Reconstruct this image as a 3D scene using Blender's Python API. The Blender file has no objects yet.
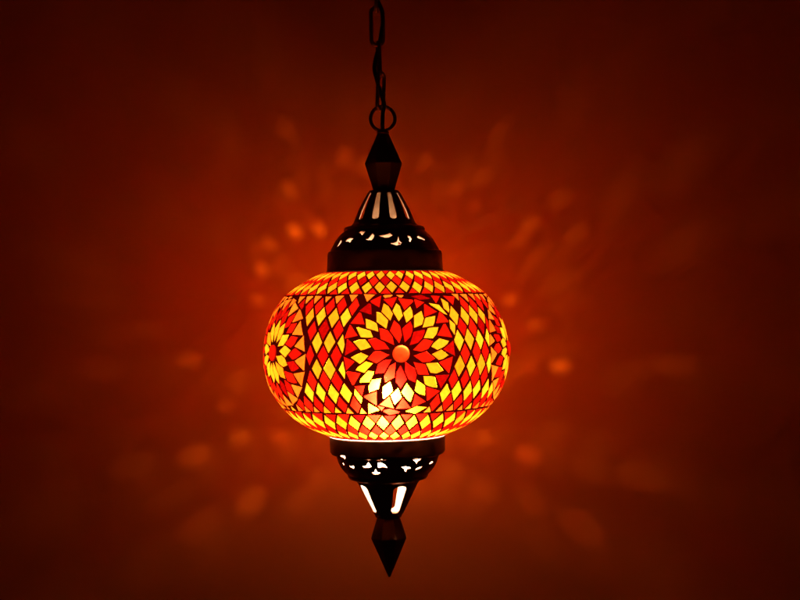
import bpy, bmesh, math, random
from mathutils import Vector, Matrix
from mathutils.geometry import delaunay_2d_cdt

# All modelling figures below are in "units" of 0.7 mm; U turns them into metres.
U = 0.0007
D = 1300.0          # camera to lamp axis
WALL = 195.0        # lamp axis to wall
ROLL = 0.0146
AXX = 14.6          # camera sits a little to the right of the lamp axis
BULB_Z = -81.0
BULB_R = 5.8
rnd = random.Random(7)
col = bpy.context.scene.collection
scene = bpy.context.scene

# ------------------------------------------------------------------ materials
def new_mat(name):
    m = bpy.data.materials.new(name)
    m.use_nodes = True
    nt = m.node_tree
    nt.nodes.clear()
    out = nt.nodes.new('ShaderNodeOutputMaterial')
    return m, nt, out

def metal(name, base, rough, scale=900.0, metallic=1.0, bump=0.15, var=0.5):
    m, nt, out = new_mat(name)
    b = nt.nodes.new('ShaderNodeBsdfPrincipled')
    tc = nt.nodes.new('ShaderNodeTexCoord')
    n = nt.nodes.new('ShaderNodeTexNoise')
    n.inputs['Scale'].default_value = scale * 0.12
    n.inputs['Detail'].default_value = 6
    nt.links.new(tc.outputs['Object'], n.inputs['Vector'])
    r = nt.nodes.new('ShaderNodeMapRange')
    r.inputs['From Min'].default_value = 0.3; r.inputs['From Max'].default_value = 0.7
    r.inputs['To Min'].default_value = rough * (1 - var * .5); r.inputs['To Max'].default_value = min(1, rough * (1 + var))
    nt.links.new(n.outputs['Fac'], r.inputs['Value'])
    nt.links.new(r.outputs['Result'], b.inputs['Roughness'])
    mx = nt.nodes.new('ShaderNodeMix'); mx.data_type = 'RGBA'
    mx.inputs[6].default_value = (*[c * 0.6 for c in base], 1)
    mx.inputs[7].default_value = (*[c * 1.3 for c in base], 1)
    nt.links.new(n.outputs['Fac'], mx.inputs[0])
    nt.links.new(mx.outputs[2], b.inputs['Base Color'])
    b.inputs['Metallic'].default_value = metallic
    n2 = nt.nodes.new('ShaderNodeTexNoise'); n2.inputs['Scale'].default_value = scale
    nt.links.new(tc.outputs['Object'], n2.inputs['Vector'])
    bp = nt.nodes.new('ShaderNodeBump'); bp.inputs['Strength'].default_value = bump
    bp.inputs['Distance'].default_value = 0.0004
    nt.links.new(n2.outputs['Fac'], bp.inputs['Height'])
    nt.links.new(bp.outputs['Normal'], b.inputs['Normal'])
    nt.links.new(b.outputs[0], out.inputs['Surface'])
    return m

M_BRONZE = metal('dark_bronze', (0.27, 0.10, 0.05), 0.40)
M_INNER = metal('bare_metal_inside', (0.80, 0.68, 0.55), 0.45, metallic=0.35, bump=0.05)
M_CHAIN = metal('chain_metal', (0.36, 0.17, 0.12), 0.36)
M_CORD = metal('cord_plastic', (0.035, 0.012, 0.01), 0.5, metallic=0.0)

WHITEN = 0.08  # white put into the clear tint, imitating the bulb's overexposed glare
GLOW = 0.04
def glass(name, lo, hi):
    """coloured stained-glass chip: scatters the bulb's light forward; each chip has its own tint and clearness"""
    m, nt, out = new_mat(name)
    N = nt.nodes.new; L = nt.links.new
    at = N('ShaderNodeAttribute'); at.attribute_name = 'tint'
    ac = N('ShaderNodeAttribute'); ac.attribute_name = 'clear'
    mx = N('ShaderNodeMix'); mx.data_type = 'RGBA'
    mx.inputs[6].default_value = (*lo, 1); mx.inputs[7].default_value = (*hi, 1)
    L(at.outputs['Fac'], mx.inputs[0])
    tc = N('ShaderNodeTexCoord')
    ns = N('ShaderNodeTexNoise'); ns.inputs['Scale'].default_value = 420; ns.inputs['Detail'].default_value = 4
    L(tc.outputs['Object'], ns.inputs['Vector'])
    mr = N('ShaderNodeMapRange'); mr.inputs['From Min'].default_value = .3; mr.inputs['From Max'].default_value = .7
    mr.inputs['To Min'].default_value = .72; mr.inputs['To Max'].default_value = 1.0
    L(ns.outputs['Fac'], mr.inputs['Value'])
    mu = N('ShaderNodeMix'); mu.data_type = 'RGBA'; mu.blend_type = 'MULTIPLY'; mu.inputs[0].default_value = 1
    L(mx.outputs[2], mu.inputs[6]); L(mr.outputs['Result'], mu.inputs[7])
    tr = N('ShaderNodeBsdfTranslucent'); L(mu.outputs[2], tr.inputs['Color'])
    rf = N('ShaderNodeBsdfRefraction'); rf.inputs['IOR'].default_value = 1.45; rf.inputs['Roughness'].default_value = 0.55
    L(mu.outputs[2], rf.inputs['Color'])
    m1 = N('ShaderNodeMixShader'); m1.inputs[0].default_value = 0.50
    L(tr.outputs[0], m1.inputs[1]); L(rf.outputs[0], m1.inputs[2])
    r2 = N('ShaderNodeBsdfRefraction'); r2.inputs['IOR'].default_value = 1.25; r2.inputs['Roughness'].default_value = 0.52
    L(mu.outputs[2], r2.inputs['Color'])
    m1b = N('ShaderNodeMixShader'); m1b.inputs[0].default_value = GLOW
    L(m1.outputs[0], m1b.inputs[1]); L(r2.outputs[0], m1b.inputs[2]); m1 = m1b
    df = N('ShaderNodeBsdfDiffuse'); L(mu.outputs[2], df.inputs['Color'])
    m2 = N('ShaderNodeMixShader'); m2.inputs[0].default_value = 0.22
    L(m1.outputs[0], m2.inputs[1]); L(df.outputs[0], m2.inputs[2])
    tp = N('ShaderNodeBsdfTransparent'); 
    wh = N('ShaderNodeMix'); wh.data_type = 'RGBA'; wh.inputs[0].default_value = WHITEN
    L(mx.outputs[2], wh.inputs[6]); wh.inputs[7].default_value = (1, .8, .55, 1)
    L(wh.outputs[2], tp.inputs['Color'])
    m3 = N('ShaderNodeMixShader'); L(ac.outputs['Fac'], m3.inputs[0])
    L(m2.outputs[0], m3.inputs[1]); L(tp.outputs[0], m3.inputs[2])
    gl = N('ShaderNodeBsdfGlossy'); gl.inputs['Roughness'].default_value = .12
    m4 = N('ShaderNodeMixShader'); m4.inputs[0].default_value = .05
    L(m3.outputs[0], m4.inputs[1]); L(gl.outputs[0], m4.inputs[2])
    L(m4.outputs[0], out.inputs['Surface'])
    return m

M_RED = glass('red_glass', (0.24, 0.0012, 0.0008), (0.66, 0.0085, 0.002))
M_YEL = glass('amber_glass', (0.80, 0.235, 0.005), (1.0, 0.45, 0.014))
M_ORA = glass('pale_orange_glass', (0.72, 0.10, 0.005), (0.92, 0.20, 0.012))
M_MILK = glass('milky_glass', (0.95, 0.80, 0.66), (0.95, 0.80, 0.66))

m, nt, out = new_mat('dark_grout')
b = nt.nodes.new('ShaderNodeBsdfPrincipled'); b.inputs['Base Color'].default_value = (0.028, 0.006, 0.004, 1); b.inputs['Roughness'].default_value = .75
t = nt.nodes.new('ShaderNodeBsdfTranslucent'); t.inputs['Color'].default_value = (0.10, 0.002, 0.001, 1)
x = nt.nodes.new('ShaderNodeMixShader'); x.inputs[0].default_value = 0.07
nt.links.new(b.outputs[0], x.inputs[1]); nt.links.new(t.outputs[0], x.inputs[2]); nt.links.new(x.outputs[0], out.inputs['Surface'])
M_GROUT = m

m, nt, out = new_mat('glowing_bulb')
e = nt.nodes.new('ShaderNodeEmission'); e.inputs['Color'].default_value = (1.0, 0.80, 0.60, 1); e.inputs['Strength'].default_value = 3500
nt.links.new(e.outputs[0], out.inputs['Surface'])
M_BULB = m

m, nt, out = new_mat('terracotta_wall_paint')
b = nt.nodes.new('ShaderNodeBsdfPrincipled')
tc = nt.nodes.new('ShaderNodeTexCoord')
n = nt.nodes.new('ShaderNodeTexNoise'); n.inputs['Scale'].default_value = 2.3; n.inputs['Detail'].default_value = 5
nt.links.new(tc.outputs['Object'], n.inputs['Vector'])
mx = nt.nodes.new('ShaderNodeMix'); mx.data_type = 'RGBA'
mx.inputs[6].default_value = (0.80, 0.195, 0.03, 1); mx.inputs[7].default_value = (0.88, 0.23, 0.04, 1)
nt.links.new(n.outputs['Fac'], mx.inputs[0]); nt.links.new(mx.outputs[2], b.inputs['Base Color'])
b.inputs['Roughness'].default_value = .8
n2 = nt.nodes.new('ShaderNodeTexNoise'); n2.inputs['Scale'].default_value = 160; n2.inputs['Detail'].default_value = 4
nt.links.new(tc.outputs['Object'], n2.inputs['Vector'])
bp = nt.nodes.new('ShaderNodeBump'); bp.inputs['Strength'].default_value = .10; bp.inputs['Distance'].default_value = .001
nt.links.new(n2.outputs['Fac'], bp.inputs['Height']); nt.links.new(bp.outputs['Normal'], b.inputs['Normal'])
nt.links.new(b.outputs[0], out.inputs['Surface'])
M_WALL = m

# ------------------------------------------------------------------ helpers
def link_mesh(name, verts, faces, mats, parent=None, face_mats=None, smooth=False, attrs=None, sharp=None):
    me = bpy.data.meshes.new(name)
    me.from_pydata([(v[0] * U, v[1] * U, v[2] * U) for v in verts], [], faces)
    for mm in mats: me.materials.append(mm)
    if face_mats: me.polygons.foreach_set('material_index', face_mats)
    if attrs:
        for k, vals in attrs.items():
            a = me.attributes.new(k, 'FLOAT', 'FACE'); a.data.foreach_set('value', vals)
    if smooth:
        me.polygons.foreach_set('use_smooth', [True] * len(me.polygons))
        if sharp: me.set_sharp_from_angle(angle=math.radians(sharp))
    me.validate(); me.update()
    o = bpy.data.objects.new(name, me); col.objects.link(o)
    if parent: o.parent = parent
    return o

def lathe(profile, seg=96, cap0=False, cap1=False):
    vs, fs = [], []
    n = len(profile)
    for r, z in profile:
        for k in range(seg):
            a = 2 * math.pi * k / seg
            vs.append((r * math.sin(a), -r * math.cos(a), z))
    for i in range(n - 1):
        for k in range(seg):
            k2 = (k + 1) % seg
            fs.append((i * seg + k, i * seg + k2, (i + 1) * seg + k2, (i + 1) * seg + k))
    if cap0: fs.append(tuple(range(seg))[::-1])
    if cap1: fs.append(tuple((n - 1) * seg + k for k in range(seg)))
    return vs, fs

def tube(path, rad, seg=14, closed=False, squash=1.0):
    vs, fs = [], []
    n = len(path)
    P = [Vector(p) for p in path]
    prev = None
    for i in range(n):
        if closed: tg = P[(i + 1) % n] - P[i - 1]
        else: tg = P[min(n - 1, i + 1)] - P[max(0, i - 1)]
        tg.normalize()
        if prev is None:
            a = Vector((0, 1, 0)) if abs(tg.y) < .9 else Vector((1, 0, 0))
        else: a = prev
        nn = (a - tg * a.dot(tg)).normalized(); prev = nn
        bb = tg.cross(nn)
        for k in range(seg):
            t = 2 * math.pi * k / seg
            vs.append(tuple(P[i] + nn * (rad * math.cos(t)) + bb * (rad * squash * math.sin(t))))
    for i in range(n if closed else n - 1):
        j = (i + 1) % n
        for k in range(seg):
            k2 = (k + 1) % seg
            fs.append((i * seg + k, i * seg + k2, j * seg + k2, j * seg + k))
    if not closed:
        fs.append(tuple(range(seg))[::-1]); fs.append(tuple((n - 1) * seg + k for k in range(seg)))
    return vs, fs

def catmull(pts, sub=10):
    P = [Vector(p) for p in pts]; P = [P[0]] + P + [P[-1]]
    o = []
    for i in range(1, len(P) - 2):
        for s in range(sub):
            t = s / sub
            a, b_, c, d = P[i - 1], P[i], P[i + 1], P[i + 2]
            o.append(0.5 * ((2 * b_) + (c - a) * t + (2 * a - 5 * b_ + 4 * c - d) * t * t + (3 * b_ - a - 3 * c + d) * t ** 3))
    o.append(P[-2]); return o

class Rev:
    """surface of revolution: (a, s) with a = azimuth*RR, s = length along the profile"""
    def __init__(self, prof, RR):
        self.p = prof; self.RR = RR
        self.s = [0.0]
        for i in range(1, len(prof)):
            self.s.append(self.s[-1] + math.hypot(prof[i][0] - prof[i - 1][0], prof[i][1] - prof[i - 1][1]))
    def at(self, s):
        s = max(self.s[0], min(self.s[-1], s))
        for i in range(1, len(self.s)):
            if s <= self.s[i] + 1e-9:
                t = (s - self.s[i - 1]) / max(1e-9, self.s[i] - self.s[i - 1])
                (r0, z0), (r1, z1) = self.p[i - 1], self.p[i]
                dr, dz = r1 - r0, z1 - z0; l = math.hypot(dr, dz) or 1
                return r0 + dr * t, z0 + dz * t, dz / l, -dr / l
        return (*self.p[-1], 1, 0)
    def s_of_z(self, z):
        up = self.p[-1][1] > self.p[0][1]
        for i in range(1, len(self.p)):
            z0, z1 = self.p[i - 1][1], self.p[i][1]
            if (up and z <= z1) or (not up and z >= z1):
                t = (z - z0) / (z1 - z0) if abs(z1 - z0) > 1e-9 else 0
                t = max(0.0, min(1.0, t))
                return self.s[i - 1] + t * (self.s[i] - self.s[i - 1])
        return self.s[-1]
    def xyz(self, a, s, off=0.0):
        r, z, nr, nz = self.at(s)
        sg = 1 if self.p[-1][1] > self.p[0][1] else -1
        r += off * nr * sg; z += off * nz * sg
        f = a / self.RR
        return (r * math.sin(f), -r * math.cos(f), z)
    def r_of_z(self, z): return self.at(self.s_of_z(z))[0]
    def from_photo(self, px, py):
        """point of the front surface that the photograph shows at (px, py)"""
        ux, uy = px - 400, py - 300
        qx = (ux - ROLL * uy); qz = -(uy + ROLL * ux)
        r = self.r_of_z(qz); y = -r * .7
        for _ in range(40):
            k = (D + y) / D
            x = AXX + qx * k; z = qz * k
            r = self.r_of_z(z)
            x = max(-r * .998, min(r * .998, x))
            y = .5 * y + .5 * -math.sqrt(max(0, r * r - x * x))
        return math.atan2(x, -y) * self.RR, self.s_of_z(z)

def area(p): return .5 * sum(p[i][0] * p[(i + 1) % len(p)][1] - p[(i + 1) % len(p)][0] * p[i][1] for i in range(len(p)))
def cent(p): return (sum(q[0] for q in p) / len(p), sum(q[1] for q in p) / len(p))
def shrink(p, g):
    A = abs(area(p)); per = sum(math.dist(p[i], p[(i + 1) % len(p)]) for i in range(len(p)))
    inr = 2 * A / per
    if inr < g * 1.5: return None
    c = cent(p); k = 1 - g / inr
    return [(c[0] + (q[0] - c[0]) * k, c[1] + (q[1] - c[1]) * k) for q in p]
def clip(p, lim, keep_below):
    o = []
    ins = (lambda q: q[1] <= lim) if keep_below else (lambda q: q[1] >= lim)
    for i in range(len(p)):
        a, b_ = p[i - 1], p[i]
        if ins(a) != ins(b_):
            t = (lim - a[1]) / (b_[1] - a[1]); o.append((a[0] + (b_[0] - a[0]) * t, lim))
        if ins(b_): o.append(b_)
    return o

def sheet(rev, a0, a1, s_rows, polys, da):
    """triangulate the unrolled sheet with the polygons cut out; returns verts/faces on the surface"""
    vs, es, fc = [], [], []
    def add(p): vs.append(Vector(p)); return len(vs) - 1
    na = max(3, int(round((a1 - a0) / da)))
    for j, s in enumerate(s_rows):
        prev = None
        for i in range(na + 1):
            k = add((a0 + (a1 - a0) * i / na, s))
            if prev is not None: es.append((prev, k))
            prev = k
    for j in range(len(s_rows) - 1):
        es.append((j * (na + 1), (j + 1) * (na + 1)))
        es.append((j * (na + 1) + na, (j + 1) * (na + 1) + na))
    for p in polys:
        ids = [add(q) for q in p]
        if area(p) < 0: ids.reverse()
        es.extend((ids[i], ids[(i + 1) % len(ids)]) for i in range(len(ids)))
    boxes = [(min(v[0] for v in p), max(v[0] for v in p), min(v[1] for v in p), max(v[1] for v in p), p) for p in polys]
    def inside(c):
        for x0, x1, y0, y1, p in boxes:
            if c.x < x0 or c.x > x1 or c.y < y0 or c.y > y1: continue
            odd = False
            for i in range(len(p)):
                (xa, ya), (xb, yb) = p[i - 1], p[i]
                if (ya > c.y) != (yb > c.y) and c.x < (xb - xa) * (c.y - ya) / (yb - ya) + xa: odd = not odd
            if odd: return True
        return False
    vo, eo, fo, _, _, _ = delaunay_2d_cdt(vs, es, [], 0, 1e-4, True)
    keep = []
    for f in fo:
        c = sum((vo[i] for i in f), Vector((0, 0))) / len(f)
        if c.x < a0 or c.x > a1 or c.y < s_rows[0] or c.y > s_rows[-1]: continue
        if inside(c): continue
        keep.append(tuple(f))
    used = {}; V = []; F = []
    for f in keep:
        g = []
        for i in f:
            q = (round(vo[i].x - (a1 - a0) if vo[i].x > a1 - 1e-3 else vo[i].x, 3), round(vo[i].y, 3))
            if q not in used:
                used[q] = len(V); V.append(rev.xyz(q[0], q[1]))
            g.append(used[q])
        if len(set(g)) == 3: F.append(tuple(g))
    return V, F

def empty(name, loc):
    o = bpy.data.objects.new(name, None); col.objects.link(o); o.location = loc; return o

# ------------------------------------------------------------------ globe
RR = 123.5
raw = [(57.0, -134.0), (62.5, -131.8), (70, -128.9), (83.5, -122.8), (95.5, -114.2), (104.8, -104.8), (113, -94), (118.5, -82.5),
       (122.3, -68), (123.4, -54), (121.6, -36), (117, -20), (109, -5), (101, 5), (92, 12), (80.5, 19), (68, 25.2), (58.5, 28.4)]
prof = catmull([(r, 0, z) for r, z in raw], 5)
prof = [(p.x - 1.3 * max(0, min(1, (p.x - 60) / 50)), p.z) for p in prof]
G = Rev(prof, RR)
CIRC = 2 * math.pi * RR
PITCH = CIRC / 5
def zs(py):  # front y in the photo -> s
    return G.from_photo(386, py)[1]
S_TOP, S_BOT = zs(294.6), zs(414.0)
A_MAIN, S_MAIN = G.from_photo(401, 354)

tiles = []      # (poly in (a,s), kind, )
def tile(p, kind, gap=.62):
    if not p or len(p) < 3 or abs(area(p)) < 14: return
    q = shrink(p, gap)
    if q and abs(area(q)) > 9: tiles.append((q, kind))

CX, CY = 401.0, 353.8
def polar(th, r): return (CX + r * math.cos(math.radians(th)), CY - r * math.sin(math.radians(th)))
def kite(th, r0, r1, w, frac=.5, lean=0):
    rm = r0 + (r1 - r0) * frac
    dth = math.degrees(w / 2 / rm)
    return [polar(th, r0), polar(th - dth * .9 + lean, rm - 1.5), polar(th - dth * .55 + lean, rm + (r1 - rm) * .45), polar(th, r1), polar(th + dth * .9 + lean, rm + 1.5), polar(th + dth * .55 + lean, rm - (rm - r0) * .5)]

inner = [(101.5, 23), (75, 23.5), (47, 24), (20, 24.5), (-6, 24.6), (-39, 24.8), (-62, 21.9), (-91, 23.7), (-119, 21.9), (-144, 22.4), (-172, 24), (158, 25), (131, 23)]
outer = [(109, 47.5), (95.5, 41.5), (80, 40), (64.4, 38.4), (48, 41.6), (35.4, 36.3), (15, 40), (-1.4, 38.1), (-21.5, 36.1), (-43, 40),
         (-60, 38.7), (-79, 39.5), (-97, 42), (-111.5, 39.2), (-129, 41.2), (-145, 40.8), (-160, 38.5), (-175, 41.5), (166.6, 40.2), (149.7, 42.2), (135.4, 40.7), (120.3, 38.9)]
outer[0] = (109, 43.8)
tri = [(242, 75), (340, 58), (440, 75), (515, 85), (590, 125), (675, 188), (695, 265), (735, 375), (710, 480), (675, 780), (605, 870),
       (520, 920), (425, 945), (320, 940), (215, 900), (135, 845), (90, 765), (60, 480), (70, 370), (75, 280), (125, 190), (180, 125)]
tri[9] = (680, 577 + 10); tri[10] = (605, 870 - 600 + 600)
med = []
for i, (th, r) in enumerate(inner): med.append((kite(th, r - 13.2, r + 11.6, 15.5, .54), 'in'))
for th, r in outer: med.append((kite(th, r - 10.2, r + 9.8, 13.8, .5, lean=rnd.uniform(-2, 2)), 'out'))
cr = 6.667
for i, (tx, ty) in enumerate(tri):
    if i in (9, 10, 11, 12, 13, 14, 15, 16):
        # read from the lower crop, whose origin is 60 px further down (400 crop px)
        tx, ty = [(675, 180), (605, 270), (520, 320), (425, 345), (320, 340), (215, 300), (135, 245), (90, 165)][i - 9]
        X, Y = 340 + tx / cr, 352 + ty / cr
    else:
        X, Y = 340 + tx / cr, 292 + ty / cr
    th = math.degrees(math.atan2(CY - Y, X - CX)); r = math.hypot(X - CX, Y - CY)
    bw = math.degrees(7.4 / (r + 4.6))
    med.append(([polar(th, r - 8.6), polar(th - bw * 1.25, r + 5.6), polar(th + bw * 1.25, r + 5.6)], 'tri'))
# separate overlapping chips a little, then lay the medallion on the globe
base_med = []
for p, k in med:
    base_med.append(([G.from_photo(*q) for q in p], k))
sch = {0: dict(zip(('in', 'out', 'tri'), ('R', 'Y', 'R'))), 1: dict(zip(('in', 'out', 'tri'), ('Y', 'R', 'O')))}
centres = []
for kx, scheme in ((0, 0), (1, 1), (2, 0), (3, 0), (4, 1)):
    rot = 0 if kx == 0 else rnd.uniform(0, 2 * math.pi)
    cs, sn = math.cos(rot), math.sin(rot)
    ca = A_MAIN + kx * PITCH
    if ca > A_MAIN + CIRC / 2: ca -= CIRC
    if kx == 1: ca += 1.5
    if kx == 4: ca += 7.0
    centres.append((ca, S_MAIN, scheme))
    for p, k in base_med:
        q = []
        for a, s in p:
            da, ds = a - A_MAIN, s - S_MAIN
            if kx: da, ds = da * cs - ds * sn, da * sn + ds * cs
            q.append((ca + da, min(max(S_MAIN + ds, S_BOT - 1), S_TOP + 1)))
        tile(q, sch[scheme][k], .12 if k != 'tri' else .25)
    # centre disc, later a raised cabochon of its own

def near_med(q, R):
    for ca, cs_, _ in centres:
        d = abs(q[0] - ca); d = min(d, CIRC - d)
        if math.hypot(d, q[1] - cs_) < R: return True
    return False
# flat chips wedged between the main medallion and the two band lines
def P1(*pts): return [G.from_photo(340 + x_ / cr, 292 + y_ / cr) for x_, y_ in pts]
def P2(*pts): return [G.from_photo(340 + x_ / cr, 352 + y_ / cr) for x_, y_ in pts]
extra = [(P2((425, 395), (505, 358), (585, 366), (500, 412)), 'Y'), (P2((270, 388), (340, 372), (415, 402), (330, 422)), 'R'),
         (P1((465, 28), (540, 18), (610, 46), (530, 56)), 'R'), (P2((185, 335), (275, 385), (188, 415)), 'Y'),
         (P1((583, 68), (655, 80), (722, 158), (640, 128)), 'Y'), (P1((668, 38), (720, 70), (735, 148), (690, 110)), 'Y'),
         (P1((600, 22), (668, 26), (640, 82)), 'R'), (P1((680, 24), (765, 30), (755, 92)), 'R'),
         (P1((150, 8), (245, 12), (178, 72)), 'O'), (P1((60, 15), (140, 12), (82, 80)), 'O'),
         (P1((720, 175), (770, 215), (765, 295), (728, 235)), 'Y')]
for p, k in extra: tile(p, k, .35)
ex_c = [cent(p) for p, k in extra]

# middle band: leaning harlequin between the medallions
W0 = CIRC / 55; H0 = 24.2
s_ref = zs(329)
for row in range(-9, 9):
    sc = s_ref + row * H0 / 2
    yel = (row % 2 != 0)
    for i in range(55):
        a = i * W0 + (W0 / 2 if row % 2 else 0) - 3.5
        a = (a + CIRC / 2) % CIRC - CIRC / 2
        jx, jz = rnd.uniform(-.9, .9), rnd.uniform(-1.1, 1.1)
        lean = (0.16 if a < A_MAIN else -0.14) * (sc - S_MAIN) / 10
        c = (a + jx, sc + jz)
        hw, hh = W0 / 2 * 1.0, H0 / 2
        p = [(c[0] - lean, c[1] - hh), (c[0] + hw, c[1] + lean * .3), (c[0] + lean, c[1] + hh), (c[0] - hw, c[1] - lean * .3)]
        if c[1] > S_TOP + 8 or c[1] < S_BOT - 8: continue
        p = clip(clip(p, S_TOP, True), S_BOT, False)
        if len(p) < 3: continue
        cc = cent(p)
        if near_med(cc, 54): continue
        if any(math.dist(cc, e) < 7.5 for e in ex_c): continue
        # chips next to a medallion are cut to its round edge
        q = []
        for v in p:
            for ca, cs_, _ in centres:
                dx = v[0] - ca; dx = (dx + CIRC / 2) % CIRC - CIRC / 2
                d = math.hypot(dx, v[1] - cs_)
                if d < 53:
                    v = (v[0] - dx + dx * 53 / d, cs_ + (v[1] - cs_) * 53 / d)
            q.append(v)
        if abs(area(q)) < 30: continue
        kind = 'Y' if yel else 'R'
        if yel and abs(cc[1] - S_TOP) < 6: kind = 'O'
        if yel and abs(cc[1] - S_BOT) < 6: kind = 'O' if rnd.random() < .6 else 'Y'
        q = [(v[0] + rnd.uniform(-.45, .45), v[1] + rnd.uniform(-.6, .6)) for v in q]
        tile(q, kind, rnd.uniform(.85, 1.25))

def band(s_line, s_end, rows, n, first, a_off, up):
    """rows of diamonds that shrink towards the cap; row 0 is centred half a diamond from the line"""
    h = (s_end - s_line) / rows * 2
    w = CIRC / n
    for row in range(0, rows + 1):
        sc = s_line + h / 2 * row
        for i in range(n):
            a = i * w + (w / 2 if row % 2 else 0) + a_off + rnd.uniform(-.5, .5)
            a = (a + CIRC / 2) % CIRC - CIRC / 2
            c = (a, sc + rnd.uniform(-.35, .35))
            hh = abs(h) / 2
            ln = rnd.uniform(-.8, .8)
            p = [(c[0] + ln, c[1] - hh), (c[0] + w / 2, c[1]), (c[0] - ln, c[1] + hh), (c[0] - w / 2, c[1])]
            lo, hi = min(s_line, s_end), max(s_line, s_end)
            p = clip(clip(p, lo + .1, False), hi - .1, True)
            if len(p) < 3: continue
            r = G.at(sc)[0] / RR
            kind = ('R', first)[row % 2]
            # shrink across more than along, since the sheet narrows towards the cap
            p = [(v[0] + rnd.uniform(-.5, .5), v[1] + rnd.uniform(-.4, .4)) for v in p]
            tile(p, kind, rnd.uniform(.85, 1.25))
band(S_TOP + .3, G.s[-1] - 1.8, 4, 48, 'Y', 2.0, True)
band(S_BOT - .3, G.s[0] + 2.4, 4, 44, 'Y', 5.0, False)

# where two chips would overlap, both are cut back along the line between them, as a glazier would nip them
def min_axis(p, q):
    best = None
    for P in (p, q):
        for i in range(len(P)):
            ex, ey = P[i][0] - P[i - 1][0], P[i][1] - P[i - 1][1]
            l = math.hypot(ex, ey)
            if l < .3: continue
            nx, ny = ey / l, -ex / l
            a = [v[0] * nx + v[1] * ny for v in p]; b_ = [v[0] * nx + v[1] * ny for v in q]
            if sum(a) / len(a) > sum(b_) / len(b_): nx, ny = -nx, -ny; a = [-v for v in a]; b_ = [-v for v in b_]
            o = max(a) - min(b_)
            if o <= -CUT: return None
            if best is None or o < best[0]: best = (o, nx, ny, (max(a) + min(b_)) / 2)
    return best
CUT = 1.25
def cut(p, nx, ny, lim):
    o = []
    f = lambda v: v[0] * nx + v[1] * ny - lim
    for i in range(len(p)):
        a, b_ = p[i - 1], p[i]; fa, fb = f(a), f(b_)
        if (fa <= 0) != (fb <= 0):
            t = fa / (fa - fb); o.append((a[0] + (b_[0] - a[0]) * t, a[1] + (b_[1] - a[1]) * t))
        if fb <= 0: o.append(b_)
    r = []
    for v in o:
        if not r or math.dist(v, r[-1]) > .35: r.append(v)
    if len(r) > 1 and math.dist(r[0], r[-1]) <= .35: r.pop()
    return r
kept = []
for q, k in tiles:
    c = cent(q); cur = q; ok = True
    for it in range(len(kept)):
        q2, k2, c2 = kept[it]
        if abs(c[0] - c2[0]) > 26 or abs(c[1] - c2[1]) > 26: continue
        m_ = min_axis(cur, q2)
        if m_ is None: continue
        o, nx, ny, mid = m_
        if o > 7: ok = False; break
        n1 = cut(cur, nx, ny, mid - CUT / 2); n2 = cut(q2, -nx, -ny, -mid - CUT / 2)
        if len(n1) < 3 or abs(area(n1)) < .35 * abs(area(q)): ok = False; break
        if len(n2) < 3 or abs(area(n2)) < .6 * abs(area(q2)):
            ok = False; break
        cur = n1; kept[it] = (n2, k2, c2)
    if ok and abs(area(cur)) > 14: kept.append((cur, k, cent(cur)))
tiles = [t for t in kept if abs(area(t[0])) > 12]

# unseen clear chips added at the back to throw bright patches on the wall
SPOT = .9
spots = [(295, 232, .9), (319, 230, .7), (289, 192, .45), (288, 135, .4), (345, 160, .6), (425, 165, .35), (262, 270, .6), (258, 300, .4),
         (190, 360, .35), (240, 437, .55), (195, 455, .8), (280, 437, .6), (252, 500, .95), (200, 525, .55), (318, 480, .35), (135, 465, .3),
         (560, 366, .9), (530, 366, .35), (675, 365, .5), (640, 368, .2), (485, 437, .45), (528, 455, .9), (485, 490, .45), (530, 500, .3),
         (580, 525, .7), (640, 475, .45), (587, 468, .3), (520, 240, .3), (500, 135, .25), (560, 200, .25), (350, 520, .3), (430, 520, .3),
         (150, 330, .2), (100, 370, .22), (225, 405, .3), (175, 495, .25), (150, 560, .2), (300, 500, .3), (600, 440, .2), (558, 428, .25),
         (545, 545, .3), (705, 360, .3), (455, 470, .35), (510, 300, .4), (535, 325, .35), (480, 180, .3), (455, 190, .3), (365, 168, .4), (400, 165, .3), (270, 245, .4), (530, 225, .4), (575, 235, .3)]
def wall_point(px, py):
    ux, uy = px - 400, py - 300
    k = (D + WALL) / D
    return Vector((AXX + (ux - ROLL * uy) * k, WALL, -(uy + ROLL * ux) * k))
B0 = Vector((0, 0, BULB_Z))
def pierce(w):
    d = w - B0
    p = B0
    for i in range(1, 1200):
        p = B0 + d * (i / 1200)
        if p.z > prof[-1][1] - 2 or p.z < prof[0][1] + 3 or math.hypot(p.x, p.y) >= G.r_of_z(p.z): break
    return math.atan2(p.x, -p.y) * RR, G.s_of_z(p.z)
added_beads = []
for px, py, br in spots:
    w = wall_point(px, py)
    c = pierce(w)
    pl = []
    for t in range(12):
        a, s_ = pierce(w + Vector((math.cos(t * math.pi / 6), 0, math.sin(t * math.pi / 6))) * 7.5)
        a = c[0] + (a - c[0] + CIRC / 2) % CIRC - CIRC / 2
        dl = math.hypot(a - c[0], s_ - c[1]) or 1
        k = min(1, 5.5 / dl)
        pl.append((c[0] + (a - c[0]) * k, c[1] + (s_ - c[1]) * k))
    if abs(area(pl)) < 3: continue
    if any(math.dist(c, b_[1]) < 6 for b_ in added_beads): continue
    dd = w - B0
    added_beads.append((pl, c, br * (dd.length / 275) ** 2 * .71 * dd.length / WALL))
new = []
for q, k, c in tiles:
    ok = True
    for pl, bc, br in added_beads:
        if abs(c[0] - bc[0]) > 20 or abs(c[1] - bc[1]) > 20: continue
        m_ = min_axis(q, pl)
        if m_ is None: continue
        o, nx, ny, mid = m_
        if o > 9: ok = False; break
        q = cut(q, nx, ny, min(v[0] * nx + v[1] * ny for v in pl) - .6)
        if len(q) < 3 or abs(area(q)) < 12: ok = False; break
    if ok: new.append((q, k, cent(q)))
tiles = new
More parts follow.
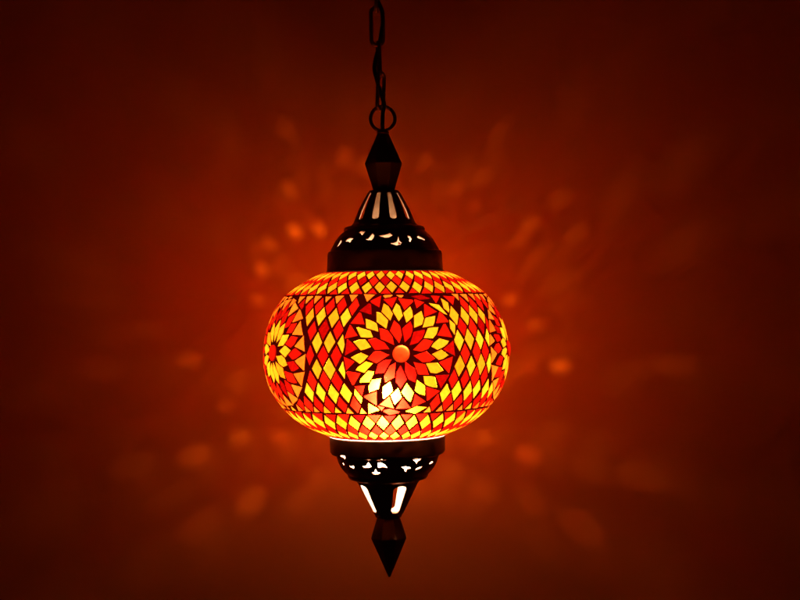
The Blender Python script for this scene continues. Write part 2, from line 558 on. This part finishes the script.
clear = {}
for pl, c, br in added_beads:
    clear[len(tiles)] = min(.97, br * SPOT)
    tiles.append((pl, 'Y', c))

# grout sheet
A0 = -CIRC / 2; A1 = CIRC / 2
polys = [[(ca + 7.9 * math.cos(t * math.pi / 16), cs_ + 7.9 * math.sin(t * math.pi / 16)) for t in range(32)] for ca, cs_, _ in centres]
for q, k, c in tiles:
    polys.append(q)
    mnx, mxx = min(v[0] for v in q), max(v[0] for v in q)
    if mnx < A0: polys.append([(v[0] + CIRC, v[1]) for v in q])
    if mxx > A1: polys.append([(v[0] - CIRC, v[1]) for v in q])
rows = [G.s[0] + 2.0 + (G.s[-1] - .8 - G.s[0] - 2.0) * i / 34 for i in range(35)]
V, F = sheet(G, A0, A1, rows, polys, CIRC / 120)
FM = [0] * len(F); TI = [0.5] * len(F); CL = [0.0] * len(F)
kid = {'R': 1, 'Y': 2, 'O': 3}
H = .35
for n_, (q, k, c) in enumerate(tiles):
    if area(q) < 0: q = q[::-1]
    tint = min(1, max(0, rnd.gauss(.5, .28)))
    base = rnd.uniform(0.001, .003) if k != 'R' else rnd.uniform(.0006, .0012)
    if abs(c[0]) > math.radians(98) * RR: base = rnd.uniform(0.02, .12)  # chips at the back made clearer, to brighten the wall
    cl = clear.get(n_, base)
    # outline with mid points so that long chips follow the curve
    o = []
    for i in range(len(q)):
        a, b_ = q[i], q[(i + 1) % len(q)]
        o.append(a); o.append(((a[0] + b_[0]) / 2, (a[1] + b_[1]) / 2))
    m_ = len(o); b0 = len(V)
    cc = cent(q)
    for v in o: V.append(G.xyz(v[0], v[1], 0))
    for v in o: V.append(G.xyz(cc[0] + (v[0] - cc[0]) * .965, cc[1] + (v[1] - cc[1]) * .965, H))
    for v in o: V.append(G.xyz(cc[0] + (v[0] - cc[0]) * .82, cc[1] + (v[1] - cc[1]) * .82, H * 1.06))
    V.append(G.xyz(cc[0], cc[1], H * 1.1)); ci = len(V) - 1
    def addf(f):
        F.append(f); FM.append(kid[k]); TI.append(tint); CL.append(cl)
    for i in range(m_):
        j = (i + 1) % m_
        addf((b0 + i, b0 + j, b0 + m_ + j, b0 + m_ + i))
        addf((b0 + m_ + i, b0 + m_ + j, b0 + 2 * m_ + j, b0 + 2 * m_ + i))
        addf((b0 + 2 * m_ + i, b0 + 2 * m_ + j, ci))

lamp = empty('hanging_lamp', (0, 0, 0))
lamp['label'] = 'lit red and yellow mosaic glass lantern with dark pierced caps hanging on a chain'
lamp['category'] = 'lamp'
globe = link_mesh('glass_globe', V, F, [M_GROUT, M_RED, M_YEL, M_ORA], lamp, FM, attrs={'tint': TI, 'clear': CL}, smooth=True, sharp=38)
globe['label'] = 'squat round globe covered in red and yellow glass mosaic with flower medallions'

for ca, cs_, scheme in centres:
    prof_d = [(7.8, -.3), (7.8, .9), (7.2, 1.4), (5.2, 1.9), (2.6, 2.2), (.02, 2.3)]
    vs, fs = [], []
    sg = 32
    for r, h in prof_d:
        for k in range(sg):
            t = 2 * math.pi * k / sg
            vs.append(G.xyz(ca + r * math.cos(t) * 1.02, cs_ + r * math.sin(t), h + .2))
    for i in range(len(prof_d) - 1):
        for k in range(sg):
            k2 = (k + 1) % sg
            fs.append((i * sg + k, i * sg + k2, (i + 1) * sg + k2, (i + 1) * sg + k))
    # the disc's own opening in the grout is part of the chips list below
    M_DISC = bpy.data.materials.get('orange_disc_glass') or glass('orange_disc_glass', (0.58, 0.032, 0.004), (0.58, 0.032, 0.004))
    n_f = len(fs)
    o = link_mesh('medallion_disc', vs, fs, [M_DISC if scheme == 0 else M_RED], globe, smooth=True, attrs={'tint': [.6] * n_f, 'clear': [.0005] * n_f})

# rims of the milky glass under the mosaic
pr = [(56.0, -135.6), (58.6, -134.6), (61.6, -133.0), (64.0, -131.2)]
vs, fs = lathe(pr, 128); o = link_mesh('glass_rim', vs, fs, [M_MILK], globe, smooth=True, attrs={'tint': [.5] * len(fs), 'clear': [0] * len(fs)})
o['label'] = 'bare milky glass edge below the mosaic'
pr = [(56.6, 29.3), (59.6, 28.6), (61.4, 27.7)]
vs, fs = lathe(pr, 128); o = link_mesh('glass_rim', vs, fs, [M_MILK], globe, smooth=True, attrs={'tint': [.5] * len(fs), 'clear': [0] * len(fs)})
o['label'] = 'bare milky glass edge above the mosaic'

# ------------------------------------------------------------------ caps
def subdiv(prof, n):
    o = []
    for i in range(len(prof) - 1):
        l = math.dist(prof[i], prof[i + 1]); k = max(1, int(l / n))
        for j in range(k):
            t = j / k
            o.append((prof[i][0] + (prof[i + 1][0] - prof[i][0]) * t, prof[i][1] + (prof[i + 1][1] - prof[i][1]) * t))
    o.append(prof[-1]); return o

def cap(name, prof, holes, parent, thick=1.1):
    prof = subdiv(prof, 3.0)
    R = Rev(prof, 50.0)
    hl = []
    for h in holes(R): hl.append(h)
    seam = math.pi * 50
    V, F = sheet(R, -seam, seam, R.s, hl, 2 * seam / 110)
    o = link_mesh(name, V, F, [M_BRONZE, M_INNER], parent, smooth=True, sharp=24)
    up = prof[-1][1] > prof[0][1]
    bm = bmesh.new(); bm.from_mesh(o.data)
    # outward normals
    bm.normal_update()
    f = max(bm.faces, key=lambda f: f.calc_center_median().xy.length)
    if f.normal.xy.dot(f.calc_center_median().xy) < 0: bmesh.ops.reverse_faces(bm, faces=bm.faces)
    bm.to_mesh(o.data); bm.free()
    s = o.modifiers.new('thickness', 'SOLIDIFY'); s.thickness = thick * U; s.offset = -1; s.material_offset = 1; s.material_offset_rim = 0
    return o

def top_holes(R):
    out = []
    C5 = lambda pts: [(325 + x_ / 13.333, 222 + y_ / 13.333) for x_, y_ in pts]
    C6 = lambda pts: [(380 + x_ / 11.43, 222 + y_ / 11.43) for x_, y_ in pts]
    shapes = [C5([(150, 335), (175, 285), (205, 240), (225, 245), (210, 280), (170, 330)]),
              C5([(262, 258), (295, 228), (335, 208), (385, 215), (350, 245), (330, 280), (315, 260)]),
              C5([(440, 140), (485, 120), (540, 122), (515, 150), (495, 178), (475, 150)]),
              C5([(535, 235), (580, 212), (605, 180), (632, 148), (656, 175), (648, 210), (620, 242), (575, 238)]),
              C5([(710, 180), (760, 176), (830, 158), (868, 145), (905, 175), (850, 205), (800, 208), (755, 195)]),
              C6([(112, 240), (160, 236), (195, 222), (212, 160), (222, 210), (250, 232), (232, 258), (190, 268), (150, 256)]),
              C6([(312, 152), (345, 158), (368, 185), (350, 228), (332, 222), (336, 190), (322, 175)]),
              C6([(425, 165), (445, 155), (475, 172), (520, 195), (512, 210), (475, 194), (432, 186)])]
    front = [[R.from_photo(*q) for q in s] for s in shapes]
    out += front
    # carry the same cut pattern round the back
    for f in front[1:-1]:
        g = [(v[0] + math.pi * 50 * (1 if cent(f)[0] < 0 else -1), v[1]) for v in f]
        if abs(abs(cent(g)[0]) - math.pi * 50) > 9: out.append(g)
    # ten upright slots in the cone
    for i in range(10):
        th = math.radians(-17 + 36 * i); th = (th + math.pi) % (2 * math.pi) - math.pi
        z0, z1 = 107.0, 80.0
        pts = []
        for t, w in ((0, .09), (.06, .125), (.35, .12), (.8, .13), (.95, .12), (1, .05)):
            pts.append((th, w, z0 + (z1 - z0) * t))
        sides = [((th - w) * 50, R.s_of_z(z)) for th, w, z in pts] + [((th + w) * 50, R.s_of_z(z)) for th, w, z in pts[::-1]]
        if abs(th) > math.pi - .25: continue
        out.append(sides)
    return out

Z = lambda y: 300 - y
tp = [(58.6, 26.9), (58.8, 28.2), (58.0, 30), (57.2, 46.0), (56.4, 48.6), (54.6, 49.4), (53.6, 51.2), (51.6, 55), (49.2, 59.5), (46.2, 63.5), (42.8, 67.0), (40.2, 69.2),
      (40.6, 70.8), (39.4, 73.0), (36.5, 74.0), (33.4, 74.8), (31.0, 77.5), (26.0, 89.5), (21.2, 99.0), (16.2, 107.6), (14.6, 109.6), (10.0, 110.4)]
upper_cap = cap('upper_cap', tp, top_holes, lamp)
upper_cap['label'] = 'dark domed metal cap with pierced leaf shapes and upright slots above the globe'

def bot_holes(R):
    out = []
    C7 = lambda pts: [(325 + x_ / 12.308, 445 + y_ / 12.308) for x_, y_ in pts]
    C8 = lambda pts: [(385 + x_ / 12.308, 445 + y_ / 12.308) for x_, y_ in pts]
    shapes = [C7([(178, 133), (210, 128), (248, 133), (250, 160), (238, 192), (215, 160)]),
              C7([(208, 228), (225, 220), (240, 248), (228, 252)]),
              C7([(288, 250), (320, 262), (352, 252), (360, 275), (350, 298), (318, 280)]),
              C7([(452, 262), (505, 255), (532, 212), (560, 245), (572, 272), (535, 286), (485, 284)]),
              C7([(645, 222), (690, 218), (735, 240), (772, 285), (720, 272), (652, 284)]),
              C7([(565, 345), (608, 332), (622, 292), (640, 330), (694, 346), (650, 368), (605, 366)]),
              C7([(662, 180), (700, 176), (735, 183), (700, 192)]),
              C8([(200, 272), (250, 264), (300, 270), (325, 292), (278, 300), (260, 335), (248, 332), (238, 300)]),
              C8([(335, 182), (395, 180), (462, 162), (440, 188), (410, 205), (390, 235), (375, 208)]),
              C8([(368, 320), (385, 288), (430, 270), (470, 262), (440, 288), (400, 305)]),
              C8([(538, 240), (565, 208), (592, 198), (598, 215), (570, 236)])]
    front = [[R.from_photo(*q) for q in s] for s in shapes]
    out += front
    for f in front[1:-1]:
        g = [(v[0] + math.pi * 50 * (1 if cent(f)[0] < 0 else -1), v[1]) for v in f]
        if abs(abs(cent(g)[0]) - math.pi * 50) > 9: out.append(g)
    for deg in (-61, 26, 172, -140, 96):
        th = math.radians(deg); th = (th + math.pi) % (2 * math.pi) - math.pi
        z0, z1 = -182.8, -211.0
        pts = [(0, .06), (.04, .20), (.12, .26), (.5, .26), (.92, .28), (1, .16)]
        sides = [((th - w) * 50, R.s_of_z(z0 + (z1 - z0) * t)) for t, w in pts] + [((th + w) * 50, R.s_of_z(z0 + (z1 - z0) * t)) for t, w in pts[::-1]]
        out.append(sides)
    return out
bp_ = [(57.2, -134.6), (57.8, -135.6), (57.4, -150.5), (56.0, -152.5), (51.6, -154.6), (50.6, -157), (49.2, -161.5), (46.6, -166.5), (43.4, -170.5), (40.2, -173.6),
       (40.0, -175.5), (38.6, -177.6), (35.0, -178.6), (31.6, -180.2), (29.8, -182.8), (24.0, -195), (18.4, -206), (14.8, -213.0), (13.0, -214.6), (9.0, -215.2)]
lower_cap = cap('lower_cap', bp_, bot_holes, lamp)
lower_cap['label'] = 'dark stepped metal cap with pierced leaf shapes and wide slots below the globe'

# ------------------------------------------------------------------ finials (faceted)
def facet(name, rings, seg, parent, twist=0.0):
    vs, fs = [], []
    for r, z in rings:
        for k in range(seg):
            a = 2 * math.pi * (k + twist) / seg
            vs.append((r * math.sin(a), -r * math.cos(a), z))
    for i in range(len(rings) - 1):
        for k in range(seg):
            k2 = (k + 1) % seg
            fs.append((i * seg + k, i * seg + k2, (i + 1) * seg + k2, (i + 1) * seg + k))
    fs.append(tuple(range(seg))[::-1]); fs.append(tuple((len(rings) - 1) * seg + k for k in range(seg)))
    o = link_mesh(name, vs, fs, [M_BRONZE], parent)
    bm = bmesh.new(); bm.from_mesh(o.data); bmesh.ops.recalc_face_normals(bm, faces=bm.faces); bm.to_mesh(o.data); bm.free()
    bv = o.modifiers.new('edge', 'BEVEL'); bv.width = .45 * U; bv.segments = 2; bv.limit_method = 'ANGLE'; bv.angle_limit = math.radians(20)
    return o
uf = facet('upper_finial', [(11.6, 108.6), (11.8, 111.0), (20.0, 136.2), (6.8, 164.8), (6.2, 166.4)], 8, lamp, .5)
vs, fs = lathe([(0.5, 166.0), (5.8, 166.2), (6.4, 167.2), (5.8, 168.6), (3.6, 169.4), (3.0, 170.5), (.5, 170.6)], 32)
link_mesh('collar', vs, fs, [M_BRONZE], uf, smooth=True, sharp=40)
lf = facet('lower_finial', [(11.8, -213.8), (12.0, -216.5), (19.0, -236.8), (1.0, -276.8)], 8, lamp, .5)
vs, fs = lathe([(0.5, -212.9), (13.2, -213.0), (13.6, -214.2), (13.0, -216.4), (11.6, -217.0), (.5, -217.1)], 48)
link_mesh('collar', vs, fs, [M_BRONZE], lf, smooth=True, sharp=40)

# ------------------------------------------------------------------ ring, chain, cord
ring = [(12.2 * math.sin(t), 0.9 * math.sin(2 * t), 181.5 + 12.2 * math.cos(t)) for t in [2 * math.pi * i / 64 for i in range(64)]]
vs, fs = tube(ring, 1.75, 14, closed=True); link_mesh('hanging_ring', vs, fs, [M_CHAIN], lamp, smooth=True)
eye = [(0, 4.2 * math.sin(t), 171.0 + 4.2 * math.cos(t)) for t in [2 * math.pi * i / 40 for i in range(40)]]
vs, fs = tube(eye, 1.5, 12, closed=True); link_mesh('eyelet', vs, fs, [M_CHAIN], lamp, smooth=True)

chain = empty('chain', (0, 0, 0)); chain.parent = lamp
def link_path(half_len, half_w):
    st = half_len - half_w; o = []
    for i in range(17):
        t = math.pi * i / 16; o.append((half_w * math.cos(t), 0, st + half_w * math.sin(t)))
    for i in range(17):
        t = math.pi + math.pi * i / 16; o.append((half_w * math.cos(t), 0, -st + half_w * math.sin(t)))
    # resample the straight runs
    r = []
    for i in range(len(o)):
        a, b_ = Vector(o[i]), Vector(o[(i + 1) % len(o)])
        n = 6 if (a - b_).length > 4 else 1
        for k in range(n): r.append(a + (b_ - a) * k / n)
    return r
# (x, z, turn about the vertical, lean)
links = [(-1.6, 209.0, 62, .05, 18.5), (-3.0, 240.5, 98, -.03, 17.5), (-4.3, 274.0, 12, .0, 19.0), (-4.2, 307.5, 88, .02, 18.5), (-5.0, 341.5, 8, .0, 19.0)]
for i in range(5): links.append((-5.0 - .3 * i, 375.0 + 33.5 * i, 90 if i % 2 == 0 else 6, 0, 18.8))
for lx, lz, turn, lean, hl in links:
    pts = link_path(hl, 6.1)
    Rm = Matrix.Rotation(math.radians(turn), 3, 'Z'); Rl = Matrix.Rotation(lean, 3, 'Y')
    P = [Rl @ (Rm @ p) + Vector((lx, 0, lz)) for p in pts]
    vs, fs = tube(P, 1.9, 12, closed=True)
    link_mesh('chain_link', vs, fs, [M_CHAIN], chain, smooth=True)
cpath = [(0, 0, 168), (-.4, -.4, 176), (.2, -1.2, 187), (1.5, -1.5, 196), (-1.8, -3.4, 207), (-5.0, -4.4, 219), (-7.6, -2.2, 231), (-6.0, 2.5, 243), (-2.8, 1.5, 254),
         (-.6, -1.6, 265), (1.4, -2.2, 278), (.4, -2.0, 290), (-3.6, 2.0, 301), (-5.2, 2.6, 315), (-4.0, -2.0, 327), (-1.2, -2.2, 342), (-2.0, 2.0, 358), (-7.5, 3.0, 375),
         (-4, -2.4, 392), (-1.6, -2.4, 410), (-5, 2.4, 428), (-8, 2.4, 445), (-4, -2.4, 462), (-2, -2.4, 478), (-6, 2.4, 500), (-6, 0, 528)]
vs, fs = tube(catmull(cpath, 8), 2.0, 12); link_mesh('cord', vs, fs, [M_CORD], lamp, smooth=True)

# ------------------------------------------------------------------ bulb and socket
bpz = [(BULB_R * math.sin(math.pi * i / 24), BULB_Z - BULB_R * math.cos(math.pi * i / 24)) for i in range(1, 23)]
vs, fs = lathe(bpz, 32, cap0=True, cap1=True)
bulb = link_mesh('bulb', vs, fs, [M_BULB], lamp, smooth=True)
vs, fs = lathe([(1.2, BULB_Z + 5.3), (3.0, BULB_Z + 6.5), (6.6, BULB_Z + 18), (7.0, BULB_Z + 20), (7.0, BULB_Z + 34), (6.0, BULB_Z + 36)], 32, cap1=True, cap0=True)
link_mesh('bulb_base', vs, fs, [M_INNER], bulb, smooth=True, sharp=40)
vs, fs = lathe([(9.5, BULB_Z + 24), (10.5, BULB_Z + 25), (10.5, BULB_Z + 70), (10.5, 40), (14.5, 62), (14.0, 76), (11.5, 104), (9, 107)], 32, cap0=True, cap1=True)
link_mesh('lamp_socket', vs, fs, [M_INNER], lamp, smooth=True, sharp=40)

# ------------------------------------------------------------------ wall
me_w = 4200
vs = [(-me_w, WALL, -me_w), (me_w, WALL, -me_w), (me_w, WALL, me_w), (-me_w, WALL, me_w),
      (-me_w, WALL + 150, -me_w), (me_w, WALL + 150, -me_w), (me_w, WALL + 150, me_w), (-me_w, WALL + 150, me_w)]
fs = [(0, 1, 2, 3), (7, 6, 5, 4), (0, 4, 5, 1), (1, 5, 6, 2), (2, 6, 7, 3), (3, 7, 4, 0)]
w = link_mesh('wall', vs, fs, [M_WALL]); w['kind'] = 'structure'

# ------------------------------------------------------------------ world, camera, render settings
wd = bpy.data.worlds.new('World'); scene.world = wd; wd.use_nodes = True
bg = wd.node_tree.nodes['Background']
bg.inputs['Color'].default_value = (1.0, 0.22, 0.10, 1); bg.inputs['Strength'].default_value = 0.0035

cd = bpy.data.cameras.new('camera'); cam = bpy.data.objects.new('camera', cd); col.objects.link(cam)
cd.sensor_width = 36; cd.sensor_fit = 'HORIZONTAL'; cd.lens = 36 * D / 800.0
cd.clip_start = .01; cd.clip_end = 100
f = Vector((0, 1, 0)); r = Vector((1, 0, -ROLL)).normalized(); u = Vector((ROLL, 0, 1)).normalized()
mt = Matrix((( r.x, u.x, -f.x, AXX * U), (r.y, u.y, -f.y, -D * U), (r.z, u.z, -f.z, 0), (0, 0, 0, 1)))
cam.matrix_world = mt
scene.camera = cam
scene.render.resolution_x = 1024; scene.render.resolution_y = 768
scene.view_settings.view_transform = 'Standard'; scene.view_settings.look = 'None'
scene.view_settings.exposure = 0.0; scene.view_settings.gamma = 1.0
scene.cycles.use_denoising = True
scene.cycles.max_bounces = 10; scene.cycles.diffuse_bounces = 5; scene.cycles.transmission_bounces = 6
scene.cycles.transparent_max_bounces = 16
scene.cycles.sample_clamp_indirect = 8
print('tiles', len(tiles))
